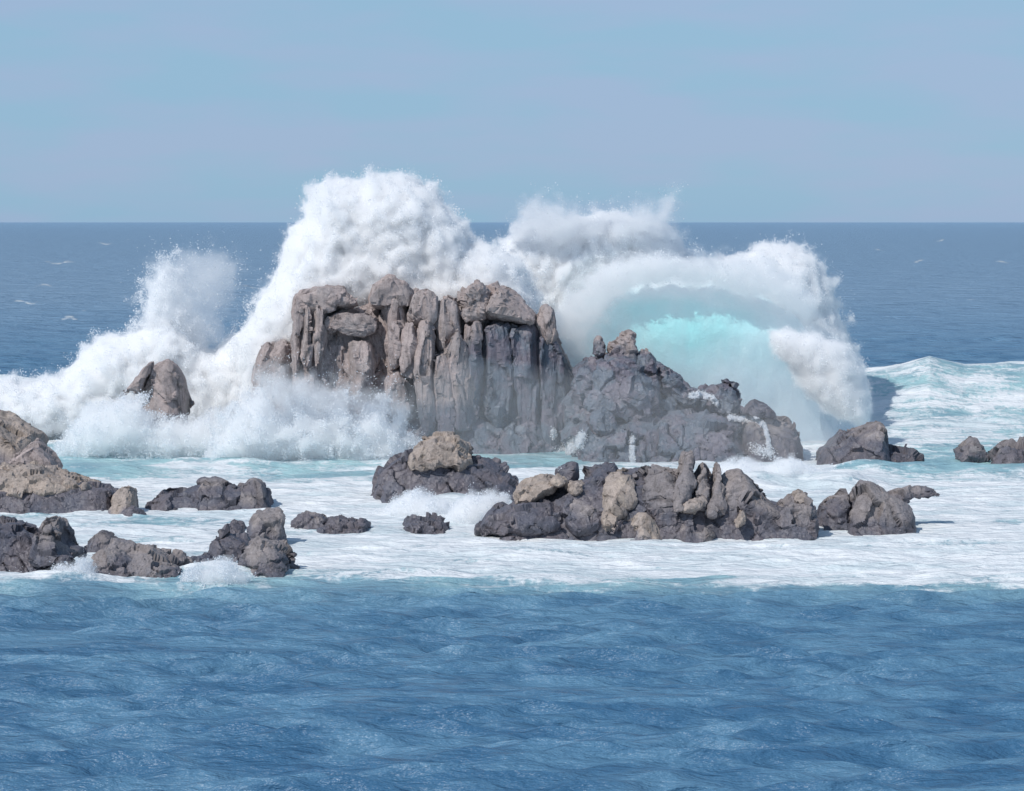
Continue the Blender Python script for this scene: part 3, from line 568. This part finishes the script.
# ------------------------------------------------------------------ breaking wave and spray
pl = [(520, 480), (535, 360), (560, 320), (600, 290), (640, 275), (700, 276), (750, 290), (790, 312), (825, 350), (850, 400), (880, 480)]
Yw = 170.5
plm = [(float(X2(x, Yw)), float(Z2(y, Yw))) for x, y in pl]; plm = [(x, z-4 if z < 1 else z) for x, z in plm]
h = .28; ax_ = np.arange(X2(505, Yw), X2(895, Yw), h); az_ = np.arange(-1, 13, h); ay_ = np.arange(Yw-9, Yw+7, h)
GX, GZ = np.meshgrid(ax_, az_, indexing='ij'); s = sdist(GX, GZ, plm)
pr = np.sqrt(1-(1-np.clip(s/3.2, 0, 1))**2); dd = pr*(2.0+.25*(12-np.maximum(GZ, 0)))
V = np.minimum(dd[:, None, :]-np.abs(ay_[None, :, None]-Yw), s[:, None, :]+0*ay_[None, :, None]); V[:, :, 0] = -.01
v, q = nets(V, (0, 0, 0), h); v = v+np.array([ax_[0], ay_[0], az_[0]]); n = vnormals(v, q)
v = v+n*(.35*fbm(v/np.array([2.6, 3, 4.5]), 3)+.03*fbm(v/.6, 2))[:, None]
wpx = CX+v[:, 0]/v[:, 1]*F; wpy = HY+(H-v[:, 2])/v[:, 1]*F; nn_ = fbm(v/2.5, 3)
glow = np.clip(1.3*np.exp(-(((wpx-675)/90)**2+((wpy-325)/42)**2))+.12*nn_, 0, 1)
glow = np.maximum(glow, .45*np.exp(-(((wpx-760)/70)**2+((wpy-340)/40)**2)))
wfoam = np.clip(ss(312, 270, wpy+10*nn_)+ss(590, 555, wpx+10*nn_)*.7*ss(420, 330, wpy), 0, 1)
wave = mk('breaking_wave', v, q, M_wave, attrs={'glow': glow, 'foam': wfoam}, smooth=True); wave['kind'] = 'structure'
wave['label'] = 'turquoise face of the breaking wave rising behind the dark ridge'

def flakes(name, pts, size, label, core=None, seed=0):
    r_ = np.random.RandomState(seed); n_ = len(pts)
    a = r_.normal(size=(n_, 3)); a /= np.linalg.norm(a, axis=1)[:, None]; b_ = r_.normal(size=(n_, 3)); b_ = np.cross(a, b_); b_ /= np.linalg.norm(b_, axis=1)[:, None]; c_ = np.cross(a, b_)
    sz = (size*(.5+r_.rand(n_)**2*1.3))[:, None] if np.isscalar(size) else size[:, None]
    tri = np.stack([pts+b_*sz, pts-b_*sz*.5+c_*sz*.87, pts-b_*sz*.5-c_*sz*.87], 1).reshape(-1, 3)
    f_ = np.arange(n_*3).reshape(-1, 3)
    lc = tuple(pts.mean(0)*np.array([1, 1, 0]))
    o_ = mk(name, tri, f_, M_spray, loc=lc); o_['kind'] = 'stuff'; o_['label'] = label
    return o_
def raster(poly, Yc):
    P_ = np.array(poly, float); x0, y0 = P_.min(0)-45; x1, y1 = P_.max(0)+45
    xs, ys = np.arange(x0, x1, 1.5), np.arange(y0, y1, 1.5); A, B = np.meshgrid(xs, ys, indexing='ij')
    return x0, y0, sdist(A, B, P_)*Yc/F, (x1, y1)
_vm = {}
def vmat(sig):
    if sig not in _vm:
        m, t, o = newmat('mist_%d' % len(_vm)); p = nd(t, 'VolumeScatter'); p.inputs['Color'].default_value = (.997, .998, .999, 1)
        p.inputs['Density'].default_value = sig; p.inputs['Anisotropy'].default_value = 0.; t.links.new(p.outputs[0], o.inputs['Volume']); _vm[sig] = m
    return _vm[sig]
SH = ((-.42, .15), (-.2, .8), (-.02, 2.2), (.2, 4.0))
THIN = ((-.3, .06), (.0, .14), (.35, .25), (.7, .4))
MID = ((-.25, .15), (-.05, .5), (.15, 1.4))
def spray(name, label, polys, Yc, n, T=4.0, Rr=3.0, soft=.5, size=.04, bill=1.0, core=1.5, seed=0, shells=SH, fine=.62, vh=.14):
    r_ = np.random.RandomState(seed+100)
    ras = [(raster(p_[0], p_[1]), p_[1], p_[2]) for p_ in polys]
    def field(p):
        px = CX+p[:, 0]/p[:, 1]*F; py = HY+(H-p[:, 2])/p[:, 1]*F; out = np.full(len(p), -9.)
        for (x0, y0, S_, _), Y_, T_ in ras:
            i = (px-x0)/1.5; j = (py-y0)/1.5; i0 = np.clip(i.astype(int), 0, S_.shape[0]-2); j0 = np.clip(j.astype(int), 0, S_.shape[1]-2)
            fi = np.clip(i-i0, 0, 1); fj = np.clip(j-j0, 0, 1)
            s = (S_[i0, j0]*(1-fi)+S_[i0+1, j0]*fi)*(1-fj)+(S_[i0, j0+1]*(1-fi)+S_[i0+1, j0+1]*fi)*fj
            s = np.where((i < 0) | (j < 0) | (i > S_.shape[0]-1) | (j > S_.shape[1]-1), -9, s)
            pr = np.sqrt(1-(1-np.clip(s/Rr, 0, 1))**2)*T_
            f = np.where(s > 0, np.minimum(pr-np.abs(p[:, 1]-Y_), s), s-np.maximum(np.abs(p[:, 1]-Y_)-.3, 0))
            out = np.maximum(out, f)
        m_ = out > -4
        b_ = np.zeros(len(p)); q_ = p[m_]
        b_[m_] = bill*(.5*fbm(q_/2.6+seed, 3)+fine*fbm(q_/.9+seed, 4, .6))
        return out+b_
    lo = np.array([min(float(X2(a[0], Y_)) for a, Y_, _ in ras), min(Y_-T_-1.8 for _, Y_, T_ in ras), -.3])
    hi = np.array([max(float(X2(a[3][0], Y_)) for a, Y_, _ in ras), max(Y_+T_+1.5 for _, Y_, T_ in ras), max(float(Z2(a[1], Y_)) for a, Y_, _ in ras)])
    g = [np.arange(lo[k]-.3, hi[k]+.3, vh) for k in range(3)]
    A = np.stack(np.meshgrid(*g, indexing='ij'), -1).reshape(-1, 3); V0 = field(A).reshape([len(k) for k in g])
    top = None; org = np.array([k[0] for k in g])
    def shell(level):
        V = V0-level; V[:, :, 0] = -.1; V[:, :, -1] = -.1; V[0] = -.1; V[-1] = -.1; V[:, 0] = -.1; V[:, -1] = -.1
        v_, q_ = nets(V, (0, 0, 0), vh); return v_+org, q_
    for k, (lev, sig) in enumerate(shells):
        cv, cq = shell(lev)
        if len(cq) < 8: continue
        lc = tuple(cv.mean(0)*np.array([1, 1, 0]))
        if top is None:
            top = mk(name, cv, cq, vmat(sig), smooth=True, loc=lc); top['kind'] = 'stuff'; top['label'] = label
        else:
            o_ = mk('dense_spray', cv, cq, vmat(sig), smooth=True, loc=lc, parent=top); o_['kind'] = 'stuff'
    if core:
        cv, cq = shell(core); lc = tuple(cv.mean(0)*np.array([1, 1, 0]))
        if len(cq) > 8: o_ = mk('spray_heart', cv, cq, M_core, smooth=True, loc=lc, parent=top); o_['kind'] = 'stuff'
    # loose droplets thrown clear of the mist
    if n:
        ci = np.argwhere((V0 > -soft*2.2) & (V0 < .15)); f0 = V0[tuple(ci.T)]
        pc = org+ci*vh; jet = ss(-.1, .45, fbm((pc-np.array([(lo[0]+hi[0])/2, 0, 0]))/np.array([.6, .6, 1.1])+seed, 3))
        w_ = ss(-soft*2.2, .05, f0)**2.6*(.08+jet)+1e-9; k_ = r_.choice(len(ci), n, p=w_/w_.sum())
        pts = org+(ci[k_]+r_.rand(n, 3)-.5)*vh
        o_ = flakes('droplets', pts, size, label, seed=seed); del o_['label']
        o_.location = Vector(o_.location)-Vector(top.location); o_.parent = top

SP = 1.0
spray('spray_plume', 'tallest white plume of spray bursting up behind the tall cliff', [
 ([(238, 440), (240, 345), (258, 305), (275, 272), (288, 238), (306, 220), (308, 190), (325, 180), (352, 182), (375, 174), (405, 178), (430, 188), (448, 210), (463, 225), (470, 246), (500, 250), (520, 262), (540, 300), (540, 440)], 164., 4.0),
], 164., 140000, seed=1)
spray('spray_plume', 'broad white plume curling over the turquoise wave face on the right', [
 ([(480, 440), (485, 258), (505, 240), (530, 226), (560, 230), (590, 216), (620, 214), (650, 222), (668, 232), (680, 252), (705, 262), (735, 258), (760, 246), (790, 246), (815, 258), (832, 282), (838, 310), (850, 340), (858, 365), (866, 400), (868, 440)], 174.5, 4.2),
], 174.5, 160000, seed=2, T=4.2)
spray('spray_fall', 'dense white curtain of falling spray at the right end of the breaking wave', [
 ([(774, 336), (790, 330), (815, 334), (845, 345), (862, 370), (868, 400), (868, 425), (845, 420), (825, 408), (805, 388), (788, 365), (776, 350)], 161., 1.6),
], 161., 9000, seed=3, T=1.6, Rr=1.4, bill=.5, soft=.25)
spray('spray_plume', 'left burst of white spray around the lone grey boulder', [
 ([(-60, 440), (-60, 385), (-10, 380), (25, 384), (60, 376), (80, 358), (100, 338), (128, 334), (145, 328), (165, 322), (185, 330), (200, 345), (215, 352), (240, 330), (262, 310), (300, 330), (300, 440)], 168., 3.4),
], 168., 120000, seed=4, T=3.4)
spray('spray_veil', 'thin wisps of spray blowing off the left burst', [
 ([(145, 290), (150, 262), (175, 250), (212, 246), (240, 262), (236, 300), (225, 325), (225, 345), (190, 350), (165, 330)], 168., 2.6)], 168., 1920, T=2.6, seed=5, core=0, shells=((-.2, .04), (.2, .08), (.6, .14)), soft=.8, bill=1.6)
spray('spray_veil', 'faint wisp of spray rising above the right hand plume', [
 ([(505, 240), (520, 205), (535, 192), (560, 205), (590, 212), (640, 210), (675, 190), (680, 240), (560, 250)], 171., 2.6)], 171., 1800, T=2.6, seed=6, core=0, shells=THIN, soft=.7, bill=1.5)
spray('spray_splash', 'white splash leaping up before the lower left of the tall cliff', [
 ([(215, 462), (228, 420), (245, 398), (262, 392), (280, 412), (300, 402), (318, 420), (340, 404), (356, 420), (378, 408), (392, 424), (402, 414), (410, 462)], 151., 2.0)], 151., 60000, T=2.0, seed=7, fine=.9, core=0, shells=MID, soft=.45, bill=1.3)
spray('spray_veil', 'thin mist drifting over the lower columns of the tall cliff', [
 ([(248, 420), (250, 368), (290, 372), (340, 380), (400, 388), (412, 420)], 151., 2.0)], 151., 1800, T=2.0, seed=8, core=0, shells=THIN, soft=.9, bill=1.3)
spray('spray_veil', 'thin veil of spray over the top edge of the turquoise face', [
 ([(545, 400), (552, 320), (580, 285), (640, 266), (700, 266), (760, 272), (810, 300), (830, 340), (790, 345), (750, 322), (700, 306), (640, 306), (615, 335), (595, 395)], 163.2, 1.5), ([(540, 420), (555, 310), (600, 275), (700, 270), (790, 290), (845, 350), (872, 440), (872, 478), (700, 478), (560, 470)], 162.4, 1.2)], 163., 0, T=2.0, seed=9, core=0, shells=((-.3, .05), (.0, .08), (.4, .12)), soft=1.0, bill=.7, fine=.12)
spray('spray_crest', 'white spray tearing off the crest of the turquoise wave face', [
 ([(545, 335), (566, 292), (610, 262), (650, 255), (700, 255), (775, 266), (822, 300), (812, 322), (780, 306), (740, 294), (700, 284), (650, 283), (612, 302), (580, 350)], 166.6, 1.1)], 166.6, 9000, T=1.1, Rr=1.2, seed=12, core=0, shells=((-.6, .06), (-.35, .14), (-.1, .3), (.15, .6), (.4, .9)), bill=.9, fine=.8)
spray('spray_jet', 'ragged narrow spire of spray leaning up from the left burst', [
 ([(132, 350), (144, 318), (150, 285), (158, 266), (170, 260), (180, 272), (184, 300), (200, 330), (212, 352)], 168., 1.4)], 168., 26000, T=1.4, Rr=1.2, seed=13, core=0, shells=((-.5, .1), (-.2, .35), (.05, .8), (.3, 1.5)), fine=.9, bill=1.2)
spray('sea_mist', 'faint bluish salt mist hanging before the dark feet of the cliff and ridge', [
 ([(215, 475), (250, 420), (380, 395), (470, 350), (560, 365), (660, 372), (760, 395), (840, 425), (860, 475)], 149.5, 4.0)], 149.5, 0, T=4.0, Rr=2.5, seed=14, core=0, shells=((-.4, .005), (.1, .010), (.7, .015)), vh=.3, bill=.8)
spray('spray_splash', 'low white splash against the foot of the lone grey boulder', [
 ([(40, 462), (85, 412), (120, 398), (142, 402), (155, 418), (190, 424), (230, 410), (240, 462)], 155., 1.8)], 155., 40000, T=1.8, seed=10, fine=.8, core=0, shells=MID, soft=.35, bill=.8)

for lb, Y_, T_, po, n_d in (
 ('white surge breaking against the left foot of the rock with tan cap', row2Y(512)-.3, .9, [(376, 520), (388, 503), (402, 494), (420, 490), (432, 497), (452, 505), (462, 520)], 9000),
 ('white surge between the cracked brown rock and the lower left cluster', row2Y(586), .8, [(182, 592), (192, 574), (208, 564), (226, 562), (240, 572), (246, 592)], 7000),
 ('white water welling up below the broad boulder at the end of the ridge', row2Y(482), 1.6, [(700, 492), (716, 470), (742, 462), (764, 466), (790, 456), (812, 466), (840, 474), (858, 492)], 14000),
 ('white surge left of the long centre outcrop', row2Y(520), .9, [(436, 530), (452, 508), (474, 496), (494, 492), (506, 500), (496, 516), (480, 530)], 8000),
 ('low white surge washing the foot of the jagged rock in the lower left corner', row2Y(584), .7, [(-40, 592), (10, 580), (40, 574), (66, 568), (84, 560), (96, 572), (104, 592)], 7000)):
    spray('surge', lb, [(po, Y_, T_)], Y_, n_d, T=T_, Rr=.8, seed=20+len(lb) % 17, core=0, shells=((-.2, .4), (-.05, 1.0), (.12, 2.5)), soft=.2, bill=.4, fine=.9, vh=.09, size=.03)

# ------------------------------------------------------------------ water running off the rocks
vs, fs, k0 = [], [], 0
for v, q in BV: vs.append(v); fs.append(q+k0); k0 += len(v)
vs = np.concatenate(vs); fs = np.concatenate(fs)
bvh = BVHTree.FromPolygons([tuple(a) for a in vs.tolist()], [tuple(a) for a in fs.tolist()])
def hit(px, py):
    d = Vector(((px-CX)/F, 1, -(py-HY)/F)).normalized(); r_ = bvh.ray_cast(Vector((0, 0, H)), d); return None if r_[0] is None else np.array(r_[0])
def runoff(path, label, w, n):
    rr = np.random.RandomState(len(label)+n); P_ = np.array(path, float); seg = np.hypot(*np.diff(P_, axis=0).T); cum = np.concatenate([[0], np.cumsum(seg)]); pts = []
    for _ in range(n):
        t_ = rr.rand()*cum[-1]; x = np.interp(t_, cum, P_[:, 0])+rr.normal()*w*.7; y = np.interp(t_, cum, P_[:, 1])+rr.normal()*w
        p = hit(x, y)
        if p is None or p[2] < -.3: continue
        pts.append(p+np.array([0, -.06-.2*rr.rand(), .02]))
    if pts: flakes('runoff', np.array(pts), .045, label, seed=n)
runoff([(690, 396), (700, 394), (712, 398), (717, 404)], 'white water spilling over the ridge left of the upright boulder', 1.3, 7000)
runoff([(728, 417), (740, 419), (755, 419), (764, 425), (768, 440), (769, 455)], 'long white trickle curving down the broad boulder at the end of the ridge', 1.2, 11000)
runoff([(750, 447), (762, 452), (774, 453)], 'white splash where the trickle meets the foot of the broad boulder', 3.0, 900)
runoff([(582, 436), (580, 441), (570, 448), (560, 456), (556, 462)], 'white foam clinging to the foot of the ridge below its left shoulder', 3.2, 7000)
runoff([(553, 431), (554, 436)], 'small white spurt at the foot of the tall cliff', 1.8, 1000)
runoff([(632, 438), (632, 455), (633, 462)], 'thin white trickle down the middle of the ridge', 1.6, 3000)
